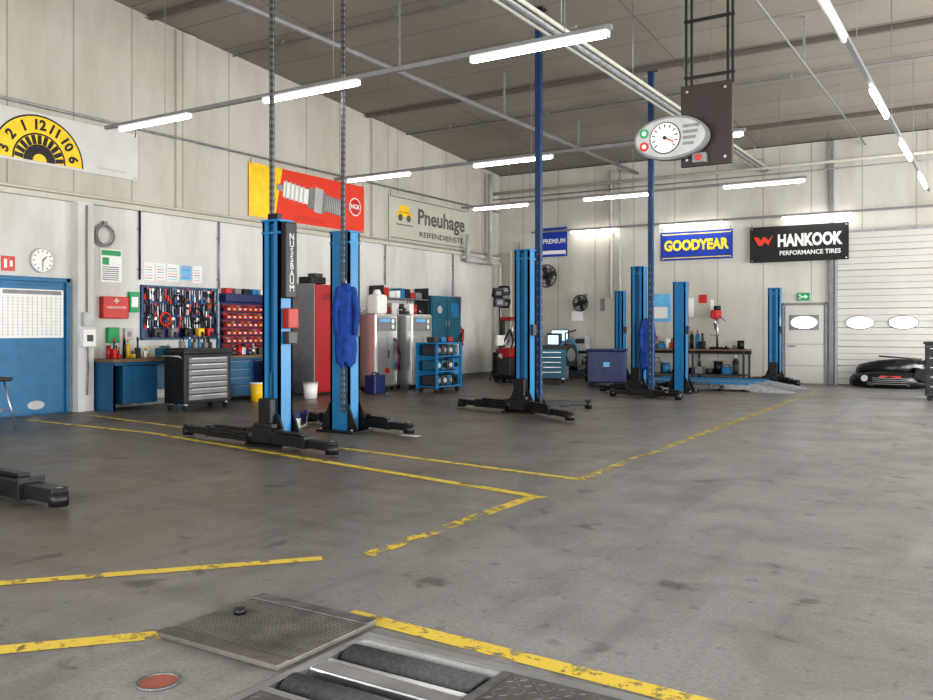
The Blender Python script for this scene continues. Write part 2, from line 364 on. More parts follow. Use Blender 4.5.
def jacket(loc,rz,sc=.68):
    b=B(); bm=b.bm
    rows=[]; N=20; prof=[(0,.05,.04),(-.04,.14,.07),(-.12,.2,.09),(-.3,.17,.1),(-.5,.16,.1),(-.75,.2,.11),(-1.0,.22,.11),(-1.2,.19,.09),(-1.28,.1,.06)]
    for k,(z,w,d) in enumerate(prof):
        r=[]
        for i in range(N):
            a=2*math.pi*i/N; f=1+.14*math.sin(5*a+k*.5)*min(1,k/3)
            r.append(bm.verts.new((sc*w*f*math.cos(a),sc*d*f*math.sin(a),.9*z+(.05*math.sin(3*a) if k>=7 else 0))))
        rows.append(r)
    for a,c in zip(rows,rows[1:]):
        for i in range(N): bm.faces.new((a[i],a[(i+1)%N],c[(i+1)%N],c[i]))
    bm.faces.new(rows[0]); b._f([v for r in rows for v in r],CLOTH,True)
    for s in (-1,1):
        b.cyl((s*.1,0,-.08),(s*.16,-.04,-.4),.055,CLOTH,12,.05); b.sph((s*.16,-.04,-.4),.05,CLOTH); b.cyl((s*.16,-.04,-.4),(s*.13,-.07,-.72),.05,CLOTH,12,.038)
        b.sph((s*.1,0,-.08),.056,CLOTH)
    b.ring((0,0,.0),.05,.022,CLOTH,14,u=(1,0,0),v=(0,1,0))
    b.cyl((0,0,0),(0,.0,.08),.01,STEEL,6)
    return b.done('work_jacket',loc,rz)
jacket((-8.04,9.56,2.15),math.radians(40))
jacket((-7.05,19.15,1.75),math.radians(20),.8)

# ------------------------------------------------------------------ lights
def lstrip(y,x0,x1,z,tubes,name='fluorescent_light_strip',hang=True):
    b=B(); b.bb(x0,x1,-.03,.03,-.03,.03,GR)
    for a,c in tubes:
        b.bb(a,c,-.045,.045,-.05,-.02,WH,.006); b.cyl((a+.03,0,-.08),(c-.03,0,-.08),.036,TUBE,12)
        for e in (a,c): b.box((e,0,-.07),(.03,.08,.08),WH,.008)
    if hang:
        x=x1-.6
        while x>x0: 
            b.cyl((x,0,.03),(x,0,CZ(y)-z-.01),.005,GR,6); x-=3.6
    return b.done(name,(0,y,z))
T=[(-5.75,-3.9),(-9.4,-7.6),(-12.8,-11.05)]
lstrip(9.3,-13.2,-3.85,5.0,T); lstrip(15.3,-13.2,-3.85,5.0,T); lstrip(20.8,-13.2,-3.85,5.0,T)
lstrip(25.1,-13.2,-.3,4.7,[(-5.3,-3.5),(-8.85,-6.95),(-11.8,-10.2)],hang=False)
b=B(); b.bb(-.03,.03,3,24.4,-.03,.03,GR)
for a,c in ((9.2,11),(13.5,15.3),(17.6,19.4),(21.6,23.4)):
    b.bb(-.045,.045,a,c,-.05,-.02,WH,.006); b.cyl((0,a+.03,-.08),(0,c-.03,-.08),.036,WH if a==9.2 else TUBE,12)
for y in (4,8,12,16,20,24): b.cyl((0,y,.03),(0,y,CZ(y)-5.01),.006,GR,6)
b.done('fluorescent_light_strip',(-1.62,0,5.0))

# ceiling pipes
b=B()
for dx,r in ((-.14,.045),(0,.06),(.13,.035)): b.cyl((-5.8+dx,-4.9,6.05),(-5.8+dx,25.35,6.05),r,CREAM if dx else GALV,12)
for y in range(-3,25,3): b.bb(-6.05,-5.55,y,y+.04,6.12,6.15,GALV); b.cyl((-5.8,y,6.15),(-5.8,y,CZ(y)-.01),.008,GALV,6)
b.done('ceiling_pipe_bundle')
for x,z,r in ((-9.65,6.35,.05),(-3.2,6.5,.02)):
    b=B(); b.cyl((x,-4.9,z),(x,25.35,z),r,GR,10)
    for y in range(-3,25,4): b.bb(x-.02,x+.02,y,y+.03,z,CZ(y)-.01,GALV)
    b.done('ceiling_conduit')
for y in (13.4,19.9):
    b=B(); b.cyl((XW+.1,y,CZ(y)-.08),(5.9,y,CZ(y)-.08),.022,GR,10)
    for x in range(-13,6,3): b.box((x,y,CZ(y)-.05),(.05,.05,.09),GALV)
    b.done('ceiling_conduit')
b=B(); b.cyl((XW+.1,24.6,6.0),(5.9,24.6,6.0),.05,CREAM); b.cyl((XW+.1,24.6,5.8),(5.9,24.6,5.8),.02,GALV)
for x in range(-13,6,3): b.cyl((x,24.6,5.8),(x,24.6,CZ(24.6)-.01),.012,GALV,6)
b.done('ceiling_pipe')
for y in (11.2,18.1,23.3):
    b=B(); b.bb(XW+.07,5.9,y,y+.1,CZ(y+.1)-.09,CZ(y+.1)-.005,BEAMC); b.done('ceiling_beam')
b=B()
b.cyl((XW+.1,-4.9,5.47),(XW+.1,25.2,5.47),.025,GALV); b.cyl((XW+.08,-4.9,4.0),(XW+.08,25.2,4.0),.03,CREAM)
b.done('wall_pipes')
for y,z0 in ((9.91,1.9),(11.02,2.5),(13.05,2.4),(19.0,2.75),(22.45,.3)):
    b=B(); b.cyl((XW+.04,y,z0),(XW+.04,y,3.86),.02,GALV if y>11.2 else BLACK,10); 
    for z in (z0+.2,3.5): b.box((XW+.02,y,z),(.04,.06,.03),GR)
    b.done('cable_conduit')
b=B()
for i,(x,y) in enumerate(((-14.3,24.9),(-14.05,25.2),(-13.7,25.25))): 
    b.tube([(x,y,.0),(x,y,3.7+.35*i),(XW+.06 if i==0 else x,y-.8 if i==0 else y,3.7+.35*i)],.06,CREAM,12)
b.tube([(-14.3,22.9,4.5),(-14.3,22.9,3.7),(-14.3,24.3,3.7),(-14.3,24.3,6.6)],.07,LGR,12)
b.done('heating_pipes')
b=B(); b.cyl((0,0,2.5),(0,0,6.5),.05,CREAM); b.cyl((.3,0,.0),(.3,0,6.5),.03,LGR)
for z in (3,4.5,6): b.box((0,.05,z),(.14,.06,.04),GALV)
b.done('downpipe',(-10.5,25.28,0))
b=B(); b.box((0,0,3.35),(.12,.1,6.7),GR,.01); b.done('door_column',(-4.05,25.34,0))

# ------------------------------------------------------------------ hanging gauge
b=B()
b.bb(-.27,.27,-.03,.03,-.43,.43,BRN,.008)
for x in (-.22,-.16,.22,.27): b.bb(x-.012,x+.012,-.012,.012,.4,CZ(9)-3.68,BLACK)
for z in (.5,1.1): b.bb(-.24,.29,-.015,.015,z,z+.03,BLACK)
for sx in (-.2,.2):
    for sz in (-.36,.36): b.cyl((sx,-.03,sz),(sx,-.04,sz),.015,STEEL,8)
b.M=frame((-.34,-.14,-.13),(1,0,0),(0,0,1),(0,-1,0))
b.prism(disc(40,.4,ry=.23),-.07,.03,GR); b.prism(disc(40,.375,ry=.205),.03,.04,LGR)
b.prism(disc(24,.17,cx=-.05),.04,.045,DGR); b.prism(disc(24,.158,cx=-.05),.045,.05,WH)
for i in range(11):
    a=math.radians(220-26*i); b.box((-.05+.125*math.cos(a),.125*math.sin(a),.052),(.035,.01,.004),BLACK,0,Matrix.Rotation(a,3,'Z'))
b.box((-.01,-.02,.054),(.13,.014,.004),RED,0,Matrix.Rotation(-.5,3,'Z')); b.cyl((-.05,0,.05),(-.05,0,.06),.02,BLACK)
b.prism(disc(20,.05,cx=-.28,cy=.07),.04,.048,GRN); b.prism(disc(20,.05,cx=-.28,cy=-.07),.04,.048,RED)
b.prism(disc(20,.025,cx=-.28,cy=.07),.048,.05,WH); b.prism(disc(20,.025,cx=-.28,cy=-.07),.048,.05,WH)
for i in range(4): b.box((.23-.01*i,.1-.06*i,.045),(.17-.02*i,.03,.01),GR)
b.M=Matrix()
b.box((-.34,-.07,-.13),(.2,.1,.15),BLACK); b.box((-.05,-.08,-.36),(.14,.1,.1),GR,.01); b.cyl((-.05,-.13,-.36),(-.05,-.15,-.36),.03,RED)
b.done('brake_tester_display',(-2.66,9.0,3.66))

# ------------------------------------------------------------------ banners
def banner(fr,u0,u1,z0,z1,m,name,fn):
    b=B(); b.M=fr; b.bb(u0,u1,z0,z1,.02,.03,m)
    for u in (u0+.06,u1-.06):
        b.cyl((u,z1-.05,.03),(u,z1-.05,.036),.02,STEEL,10); b.tube([(u,z1-.05,.034),(u,z1+.1,.045)],.006,BLACK,5)
        b.cyl((u,z0+.05,.03),(u,z0+.05,.036),.02,STEEL,10)
    fn(b); return b.done(name)
LW_=Matrix.Translation((XW,0,0))@FL; BW_=Matrix.Translation((0,YB,0))@FB
def f_badge(b):
    cx,cy=8.93,4.5; Z=.031
    b.prism(disc(40,.86,0,math.pi,cx,cy,.82),Z,Z+.004,BLACK); b.prism(disc(40,.83,0,math.pi,cx,cy,.79),Z+.004,Z+.006,YEL)
    b.prism(disc(40,.50,0,math.pi,cx,cy,.50),Z+.006,Z+.008,BLACK); b.prism(disc(30,.47,0,math.pi,cx,cy,.47),Z+.008,Z+.010,YEL)
    b.prism(disc(30,.30,0,math.pi,cx,cy),Z+.010,Z+.012,BLACK); b.prism(disc(30,.13,0,math.pi,cx,cy),Z+.012,Z+.014,YEL)
    for i in range(11):
        a=math.radians(9+16.2*i); b.box((cx+.385*math.cos(a),cy+.385*math.sin(a),Z+.011),(.16,.075,.003),BLACK,0,Matrix.Rotation(a,3,'Z'))
    for i,t in enumerate(['3','2','1','12','11','10','6']):
        a=math.radians(168-26*i); b.text(t,.25,(cx+.66*math.cos(a),cy+.64*math.sin(a),Z+.008),BLACK,.002,rot=a-math.pi/2,off=.01)
    b.text('Fahrzeugservice',.1,(10.4,4.58,Z),LGR,.001)
banner(LW_,7.2,10.98,4.45,5.36,BANW,'inspection_badge_banner',f_badge)
def f_spark(b):
    Z=.031
    b.prism([(13.93,4.1),(14.75,4.1),(15.0,5.33),(13.93,5.33)],Z,Z+.003,YEL)
    M0=b.M.copy(); b.M=M0@Matrix.Translation((16.0,4.76,Z+.004))@Matrix.Rotation(math.radians(-6),4,'Z')@Matrix.Diagonal((1.15,1.25,1,1))
    def seg(x0,x1,h,m,z=.01): b.box(((x0+x1)/2,0,z/2),(x1-x0,h,z),m,.003)
    seg(-1.05,-.85,.12,STEEL); seg(-.85,-.1,.3,WH)
    for i in range(5): seg(-.8+i*.13,-.76+i*.13,.36,LGR,.014)
    seg(-.1,.1,.42,GR); seg(.1,.35,.5,LGR,.014); seg(.35,.45,.42,GR); seg(.45,1.0,.32,STEEL)
    for i in range(9): seg(.47+i*.06,.495+i*.06,.35,GR,.014)
    seg(1.0,1.12,.12,WH); b.box((1.15,.12,.005),(.16,.03,.01),GR); b.box((1.22,.06,.005),(.03,.15,.01),GR)
    b.M=M0
    b.prism(disc(30,.24,cx=17.7,cy=4.75),Z,Z+.004,WH); b.prism(disc(30,.21,cx=17.7,cy=4.75),Z+.004,Z+.006,RED); b.text('NGK',.17,(17.7,4.75,Z+.007),WH,.002,off=.004)
    b.text('ZÜNDKERZEN',.17,(15.9,4.22,Z),RED,.002)
banner(LW_,13.93,18.07,4.1,5.33,ORG,'spark_plug_banner',f_spark)
def f_pn(b):
    Z=.031; 
    for y in (4.09,5.25): b.bb(19.25,23.2,y,y+.025,Z,Z+.002,GRYT)
    b.text('Pneuhage',.62,(21.85,4.8,Z),GRYT,.002,off=.016,fit=2.55); b.text('REIFENDIENSTE',.22,(21.85,4.3,Z),GRYT,.002,fit=2.4,off=.004)
    b.box((19.9,4.8,Z+.003),(.75,.14,.006),YEL); b.box((19.9,4.95,Z+.003),(.45,.2,.006),YEL); b.cyl((19.7,4.7,Z),(19.7,4.7,Z+.01),.1,GRYT); b.cyl((20.1,4.7,Z),(20.1,4.7,Z+.01),.1,GRYT)
    b.box((19.9,4.5,Z+.003),(.8,.03,.006),GRYT)
banner(LW_,19.17,23.35,4.02,5.32,BANC,'tyre_service_banner',f_pn)
def f_gy(b):
    Z=.031; cx,cy=-7.825,4.03
    for a in (3.66,4.37): b.bb(-8.85,-6.8,a,a+.025,Z,Z+.002,TXY)
    b.text('GOODYEAR',.42,(cx,cy,Z),TXY,.002,fit=1.95,off=.02)
banner(BW_,-8.91,-6.74,3.6,4.46,BBL,'tyre_brand_banner',f_gy)
def f_hk(b):
    Z=.031
    b.text('HANKOOK',.46,(-4.6,4.0,Z),WH,.002,fit=1.7,off=.022); b.text('PERFORMANCE TIRES',.17,(-4.6,3.66,Z),WH,.002,fit=1.6,off=.004)
    b.prism([(-6.12,4.16),(-5.98,3.9),(-5.88,3.9),(-5.8,4.0),(-5.7,3.9),(-5.58,4.2),(-5.7,4.05),(-5.83,4.16),(-5.94,4.04),(-5.97,4.14)],Z,Z+.003,ORG)
banner(Matrix.Translation((0,-.12,0))@BW_,-6.22,-3.6,3.42,4.43,BANK,'tyre_brand_banner',f_hk)
def f_bl(b):
    b.text('PREMIUM',.22,(-12.52,4.4,.031),WH,.002,off=.004,fit=.8); b.bb(-12.95,-12.1,3.98,4.1,.031,.034,WH)
banner(BW_,-13.0,-12.05,3.9,4.85,BBL,'tyre_brand_banner',f_bl)

# ------------------------------------------------------------------ doors
b=B(); b.M=LW_
b.bb(7.2,9.5,0,2.44,.0,.03,DOORB); b.bb(7.2,9.5,2.36,2.44,.03,.08,DOORB,.01); b.bb(9.42,9.5,0,2.44,.03,.08,DOORB,.01)
b.bb(7.3,9.36,.02,2.3,.03,.06,DOORB,.01)
b.bb(8.2,9.36,1.36,2.22,.06,.08,PAPER)
for i in range(13): b.bb(8.24+i*.088,8.25+i*.088,1.4,2.1,.08,.082,LGR)
for i in range(12): b.bb(8.24,9.32,1.42+i*.058,1.425+i*.058,.08,.082,LGR)
b.bb(8.24,9.32,2.13,2.2,.08,.082,GR)
b.prism(disc(14,.16,cx=8.85,cy=.17,ry=.08),.06,.063,LGR)
b.cyl((8.0,1.05,.06),(8.0,1.05,.12),.02,STEEL); b.box((8.07,1.05,.12),(.16,.025,.02),STEEL,.005)
b.done('door_1')
b=B(); b.M=BW_
b.bb(-5.36,-4.16,0,2.26,0,.05,LGR); b.bb(-5.27,-4.25,.02,2.18,.05,.08,DOORW,.01)
b.bb(-5.15,-4.37,1.5,1.92,.08,.09,GR,.01); b.prism(disc(24,.35,cx=-4.76,cy=1.71,ry=.17),.09,.1,WINM)
for z in (.5,1.1): b.bb(-5.27,-4.25,z,z+.015,.08,.084,GR)
b.cyl((-5.12,1.05,.08),(-5.12,1.05,.15),.02,STEEL); b.box((-5.05,1.05,.15),(.15,.025,.02),BLACK,.005)
for u in (-5.36,-4.22): b.bb(u,u+.06,0,2.26,.05,.1,GR,.01)
b.bb(-5.36,-4.16,2.2,2.26,.05,.1,GR,.01)
b.done('door_2')
b=B(); b.M=BW_; gx0,gx1=-3.9,.3
n=8; hh=4.15/n
for i in range(n):
    b.bb(gx0,gx1,i*hh+.015,(i+1)*hh,.02,.07,DOORW,.012)
    for k in (.33,.66): b.bb(gx0,gx1,i*hh+hh*k,i*hh+hh*k+.014,.07,.074,GR)
for cx in (-3.33,-2.28,-1.2,-.15):
    b.prism(disc(32,.37,cx=cx,cy=1.7,ry=.19),.07,.085,GR); b.prism(disc(32,.34,cx=cx,cy=1.7,ry=.16),.085,.09,WINM)
b.bb(gx0-.06,gx0,0,4.2,0,.12,GALV); b.bb(gx1,gx1+.06,0,4.2,0,.12,GALV); b.bb(gx0,gx1,0,.02,.0,.07,RUB); b.bb(gx0,gx1,4.15,4.2,0,.12,GALV)
b.done('door_3')
b=B(); b.M=BW_; b.bb(-4.94,-4.62,2.32,2.54,0,.05,GRN,.005); b.prism([(-4.75,2.37),(-4.66,2.43),(-4.75,2.49)],.05,.053,WH); b.bb(-4.9,-4.76,2.41,2.45,.05,.053,WH); b.bb(-4.9,-4.86,2.36,2.5,.05,.053,WH); b.done('exit_sign')

# ------------------------------------------------------------------ left wall small items
b=B(); b.M=LW_; b.prism(disc(32,.22,cx=8.98,cy=2.74),0,.05,LGR); b.prism(disc(32,.2,cx=8.98,cy=2.74),.05,.055,WH)
for i in range(12):
    a=i*math.pi/6; b.box((8.98+.165*math.cos(a),2.74+.165*math.sin(a),.057),(.04,.014,.004),BLACK,0,Matrix.Rotation(a,3,'Z'))
b.box((9.01,2.77,.06),(.11,.02,.004),BLACK,0,Matrix.Rotation(.8,3,'Z')); b.box((8.98,2.68,.06),(.014,.15,.004),BLACK)
b.done('wall_clock')
b=B(); b.M=LW_; b.bb(8.26,8.5,2.52,2.78,0,.01,RED); b.box((8.33,2.65,.012),(.05,.15,.004),WH); b.box((8.43,2.65,.012),(.05,.1,.004),WH); b.done('fire_safety_sign')
b=B(); b.M=LW_
for k in range(4): b.ring((10.22,3.3,.04+.02*k),.22-.012*k,.014,GR if k%2 else LGR,24,u=(1,0,0),v=(0,1,0))
b.box((10.22,3.53,.05),(.08,.08,.1),GR); b.done('coiled_hose')
b=B(); b.M=LW_
b.bb(10.16,10.62,2.42,3.05,0,.02,PAPER); b.bb(10.18,10.6,2.93,3.03,.02,.024,GRN); b.bb(10.2,10.34,2.75,2.89,.02,.024,GRN)
for i in range(7): b.bb(10.2,10.56,2.46+i*.04,2.475+i*.04,.02,.022,GRYT)
b.done('first_aid_poster')
b=B(); b.M=LW_; b.box((10.42,1.93,.07),(.56,.42,.14),RED,.02); b.text('VERBANDKASTEN',.06,(10.42,1.93,.14),WH,.002,fit=.42); b.box((10.42,2.06,.142),(.1,.025,.006),WH); b.box((10.42,2.06,.142),(.025,.1,.006),WH); b.done('first_aid_box')
b=B(); b.M=LW_; b.box((10.87,2.05,.04),(.22,.4,.08),GRN,.01); b.box((10.87,2.05,.085),(.15,.2,.01),PAPER); b.done('emergency_box')
b=B(); b.M=LW_; b.box((10.4,1.4,.05),(.25,.3,.1),GRN,.02); b.box((10.75,1.42,.04),(.18,.24,.08),LGR,.01); b.box((10.75,1.42,.085),(.08,.1,.01),GR); b.done('eyewash_station')
b=B(); b.M=Matrix.Translation((XW+.22,0,0))@FL
b.box((9.72,1.7,.05),(.2,.26,.1),LGR,.01); b.box((9.72,1.35,.06),(.26,.32,.12),WH,.015); b.box((9.72,1.35,.125),(.12,.12,.01),DGR); b.tube([(9.72,1.19,.05),(9.74,.8,.04),(9.72,.3,.04)],.015,GR)
b.tube([(9.72,1.83,.03),(9.72,3.8,.03)],.015,GR); b.done('power_socket_box')
b=B(); b.M=LW_
for i,(y,z,w,h,m) in enumerate(((11.15,2.5,.24,.36,PAPER),(11.42,2.52,.24,.34,PAPER),(11.7,2.5,.3,.36,PAPER),(12.05,2.55,.28,.3,LBL),(12.36,2.5,.24,.36,PAPER))):
    b.bb(y,y+w,z,z+h,0,.008,m)
    for k in range(5): b.bb(y+.03,y+w-.05,z+.04+k*.055,z+.052+k*.055,.008,.01,[GRYT,ORG,LBL][(k+i)%3])
b.done('wall_notices')
b=B(); b.M=LW_
b.bb(11.05,13.0,1.3,2.4,0,.04,NAVY); 
for y in (11.05,12.96): b.bb(y,y+.04,1.3,2.4,.04,.06,BLUEB)
for z in (1.3,2.37): b.bb(11.05,13,z,z+.03,.04,.06,BLUEB)
random.seed(3)
for i in range(30):
    y=11.12+i*.062
    for row,(zt) in enumerate((2.34,2.04,1.76)):
        L=random.uniform(.14,.28); m=random.choice([STEEL,BLACK,BLACK,RED,BLUE,GR,DGR,WH,ORG]); k=random.random()
        b.box((y,zt-L/2,.06),(.018,L,.012),random.choice([STEEL,GR,BLACK]))
        if k<.4: b.box((y,zt-L,.065),(.035,.12,.03),m,.005)
        elif k<.7: b.cyl((y,zt,.05),(y,zt,.075),.028,m,8); b.cyl((y,zt-L,.05),(y,zt-L,.075),.024,m,8)
        else: b.box((y,zt-.03,.065),(.055,.06,.03),m,.005); b.box((y-.014,zt-L,.06),(.016,.12,.02),m); b.box((y+.016,zt-L,.06),(.016,.12,.02),m)
for y,m in ((11.35,DGR),(11.75,GR),(12.1,BLACK),(12.45,YEL),(12.7,RED)):
    b.box((y,1.45,.12),(.16,.18,.14),m,.03); b.cyl((y,1.45,.19),(y,1.35,.24),.03,DGR)
b.ring((12.4,1.8,.09),.16,.02,BLACK,20,u=(1,0,0),v=(0,1,0)); b.ring((11.6,1.72,.09),.13,.018,ORG,20,u=(1,0,0),v=(0,1,0)); b.ring((11.9,2.1,.09),.12,.016,BLACK,20,u=(1,0,0),v=(0,1,0))
b.tube([(12.85,2.35,.09),(12.8,2.0,.12),(12.9,1.6,.12),(12.85,1.4,.1)],.018,BLACK); b.tube([(11.12,2.35,.09),(11.18,2.0,.12),(11.1,1.6,.12)],.018,BLACK)
b.done('tool_pegboard')
b=B(); b.M=LW_
b.bb(13.1,14.4,1.02,2.22,0,.04,NAVY); b.bb(13.08,14.42,2.12,2.3,0,.22,NAVY,.01)
for r in range(6):
    for c in range(8):
        y0=13.12+c*.158; z0=1.04+r*.175
        b.prism([(y0,z0),(y0+.145,z0),(y0+.145,z0+.09),(y0,z0+.09)],.04,.2,REDB); b.bb(y0,y0+.145,z0,z0+.145,.04,.09,REDB); b.bb(y0+.04,y0+.1,z0+.03,z0+.06,.2,.203,PAPER if (r+c)%3 else YEL)
        if (r*3+c)%4: b.box((y0+.07,z0+.1,.13),(.1,.04,.08),[DGR,GR,BLACK][(r+c)%3],.01)
for i in range(5): b.box((13.22+i*.26,2.36,.1),(.18,.12,.16),[RED,GR,BLACK,BLUE,WH][i],.01)
b.done('storage_bin_rack')

# ------------------------------------------------------------------ left workbench
def drawers(b,fr,u0,u1,z0,z1,off,n,m,hm,zs=None):
    S=b.M.copy(); b.M=fr; h=(z1-z0)/n
    for i in range(n):
        b.bb(u0+.012,u1-.012,z0+i*h+.008,z0+(i+1)*h-.008,off,off+.018,m,.004); b.bb(u0+.06,u1-.06,z0+(i+1)*h-.035,z0+(i+1)*h-.02,off+.018,off+.035,hm)
    b.M=S
b=B(); xf=-13.88
b.bb(XW+.03,xf+.04,9.9,14.2,.9,.96,WOOD,.006)
b.bb(XW+.05,xf,9.93,9.98,0,.9,BLUEB); 
b.bb(XW+.05,xf,10.15,10.9,.12,.88,BLUEB,.01); b.bb(XW+.05,xf,12.6,14.15,.1,.88,BLUEB,.01); b.bb(XW+.05,XW+.08,9.95,14.15,.3,.9,BLUEB)
for y in (9.95,11.4,12.55,14.12): b.bb(xf-.06,xf,y-.03,y+.03,0,.9,BLUEB)
F=frame((xf,0,0),(0,1,0),(0,0,1),(1,0,0)); drawers(b,F,10.15,10.9,.15,.86,0,1,BLUEB,BLACK); drawers(b,F,12.6,13.35,.15,.86,0,4,BLUEB,GR); drawers(b,F,13.38,14.12,.15,.86,0,1,NAVY,GR)
b.bb(xf-.04,xf,9.95,14.15,.84,.9,BLUEB)
b.done('workbench')
b=B()
b.cyl((0,0,0),(0,0,.06),.09,TEAL); b.box((0,0,.12),(.2,.12,.12),TEAL,.02); b.box((.07,0,.2),(.05,.16,.06),STEEL,.01); b.box((.13,0,.18),(.06,.16,.1),TEAL,.02); b.cyl((.1,0,.12),(.32,0,.12),.02,STEEL); b.cyl((.3,-.1,.12),(.3,.1,.12),.01,STEEL)
b.done('bench_vise',(-14.1,11.15,.962))
def clutter(name,x0,x1,y0,y1,z,n,seed,pal,hmax=.35,wm=.1):
    random.seed(seed); b=B(); z+=.002
    for i in range(n):
        x=random.uniform(x0,x1); y=y0+(y1-y0)*(i+.5)/n; h=random.uniform(.1,hmax); m=random.choice(pal); k=random.random(); w=min(wm,(y1-y0)/n*.48)
        if k<.35: b.cyl((x,y,z),(x,y,z+h*.7),w*.7,m,14); b.cyl((x,y,z+h*.7),(x,y,z+h*.85),w*.7,m,14,w*.25); b.cyl((x,y,z+h*.85),(x,y,z+h),w*.25,random.choice([RED,BLACK,WH]),10)
        elif k<.6: b.box((x,y,z+h*.3),(w*2,w*1.8,h*.6),m,.012); b.tube([(x,y-w*.7,z+h*.6),(x,y-w*.7,z+h*.8),(x,y+w*.7,z+h*.8),(x,y+w*.7,z+h*.6)],.01,BLACK,6)
        elif k<.8: b.cyl((x,y,z),(x,y,z+h*.6),w,m,16); b.cyl((x,y,z+h*.6),(x,y,z+h*.64),w*1.05,random.choice(pal),16)
        else: b.box((x,y,z+h*.2),(w*2.4,w*1.7,h*.4),m,.015); b.cyl((x,y,z+h*.4),(x,y,z+h*.7),w*.4,DGR,10); b.box((x,y,z+h*.75),(w*1.2,w*.5,h*.15),m,.01)
    return b.done(name)
clutter('workshop_bottles',-14.4,-14.05,10.0,11.0,.96,11,5,[RED,YEL,RED,BLACK,DGR,WH,REDB],.5)
clutter('bench_tools',-14.3,-14.0,11.35,13.0,.96,16,9,[DGR,GR,STEEL,BLACK,TEAL,RED,YEL],.5)
clutter('bench_tools',-14.15,-14.0,13.1,14.1,.96,8,19,[DGR,GR,STEEL,NAVY,RED],.28)
def toolcart(name,loc,rz,w,d,h,body,dm,n):
    b=B(); b.bb(-d,0,-w/2,w/2,.14,h-.06,body,.015); b.bb(-d-.01,.02,-w/2-.02,w/2+.02,h-.06,h,BLACK,.012)
    for x in (-d+.02,0): b.bb(x-.015,x+.01,-w/2,w/2,h,h+.04,BLACK)
    F=frame((0,0,0),(0,1,0),(0,0,1),(1,0,0)); drawers(b,F,-w/2+.09,w/2-.09,.2,h-.12,0,n,dm,STEEL)
    for x in (-d+.07,-.07):
        for y in (-w/2+.08,w/2-.08): b.cyl((x,y-.02,.06),(x,y+.02,.06),.06,RUB,16); b.box((x,y,.125),(.06,.06,.03),STEEL)
    b.tube([(-d+.03,-w/2,h-.15),(-d+.03,-w/2-.08,h-.1),(-.05,-w/2-.08,h-.1),(-.05,-w/2,h-.15)],.014,STEEL,8)
    return b.done(name,loc,rz)
toolcart('tool_cart',(-12.68,11.1,0),0,1.12,.55,1.12,BLACK,GR,7)
clutter('cart_tools',-13.1,-12.8,10.65,11.45,1.16,8,33,[BLACK,DGR,GR,RED,BLUE],.3)
b=B()
b.cyl((0,0,0),(0,0,.38),.13,YEL,24,.15); b.cyl((0,0,.37),(0,0,.4),.16,WH,24); b.ring((0,0,.36),.16,.006,STEEL,16,0,math.pi,u=(0,1,0),v=(.5,0,-.5)); b.done('yellow_bucket',(-13.3,12.95,0))
b=B(); b.cyl((0,0,0),(0,0,.33),.14,WH,24,.16); b.cyl((0,0,.32),(0,0,.35),.17,LGR,24); b.ring((0,0,.33),.165,.006,STEEL,16,0,math.pi,u=(0,1,0),v=(.5,0,-.5)); b.done('white_bucket',(-12.95,14.2,0))
b=B(); b.cyl((0,0,0),(0,0,.85),.27,NAVY,28); 
for z in (.28,.56,.84): b.ring((0,0,z),.275,.012,NAVY,28,u=(1,0,0),v=(0,1,0))
b.cyl((.1,.1,.85),(.1,.1,.88),.04,GR); b.cyl((0,0,.85),(0,0,1.25),.03,DGR); b.box((0,0,1.25),(.08,.3,.05),REDB,.01); b.done('oil_drum',(-13.4,13.75,0))
b=B(); b.box((0,0,.12),(.34,.46,.24),WH,.005); b.box((0,0,.2),(.345,.465,.09),NAVY,.003); b.box((.172,0,.1),(.004,.3,.12),NAVY); b.box((0,0,.241),(.34,.05,.003),CREAM); b.done('cardboard_box',(-9.35,9.85,0),.5)
b=B(); b.box((0,0,.22),(.3,.42,.44),NAVY,.03); b.cyl((0,.1,.44),(0,.1,.49),.03,BLACK); b.tube([(0,-.12,.43),(0,-.12,.5),(0,.02,.5),(0,.02,.43)],.015,NAVY); b.done('fluid_canister',(-12.6,16.05,0))
b=B(); b.bb(-.75,0,0,1.5,.06,2.55,CABR,.01); b.bb(-.72,-.02,.03,1.47,0,.06,BLACK); b.bb(-.75,.004,-.03,0,.02,2.57,GR,.005)
F=frame((0,0,0),(0,1,0),(0,0,1),(1,0,0)); b.M=F
b.bb(.03,.745,.1,2.5,0,.02,CABR,.006); b.bb(.755,1.47,.1,2.5,0,.02,CABR,.006); b.bb(.68,.7,1.2,1.4,.02,.05,BLACK,.004); b.bb(.8,.82,1.2,1.4,.02,.05,BLACK,.004)
for k in range(5): b.bb(.22,.52,2.2+k*.03,2.21+k*.03,.02,.022,BLACK); b.bb(.95,1.25,2.2+k*.03,2.21+k*.03,.02,.022,BLACK)
b.done('red_locker_cabinet',(-13.35,14.78,0))
b=B(); b.box((0,0,.08),(.4,.5,.16),BLACK,.02); b.box((0,.1,.2),(.25,.25,.1),DGR,.01); b.done('tool_case',(-13.8,15.2,2.58))
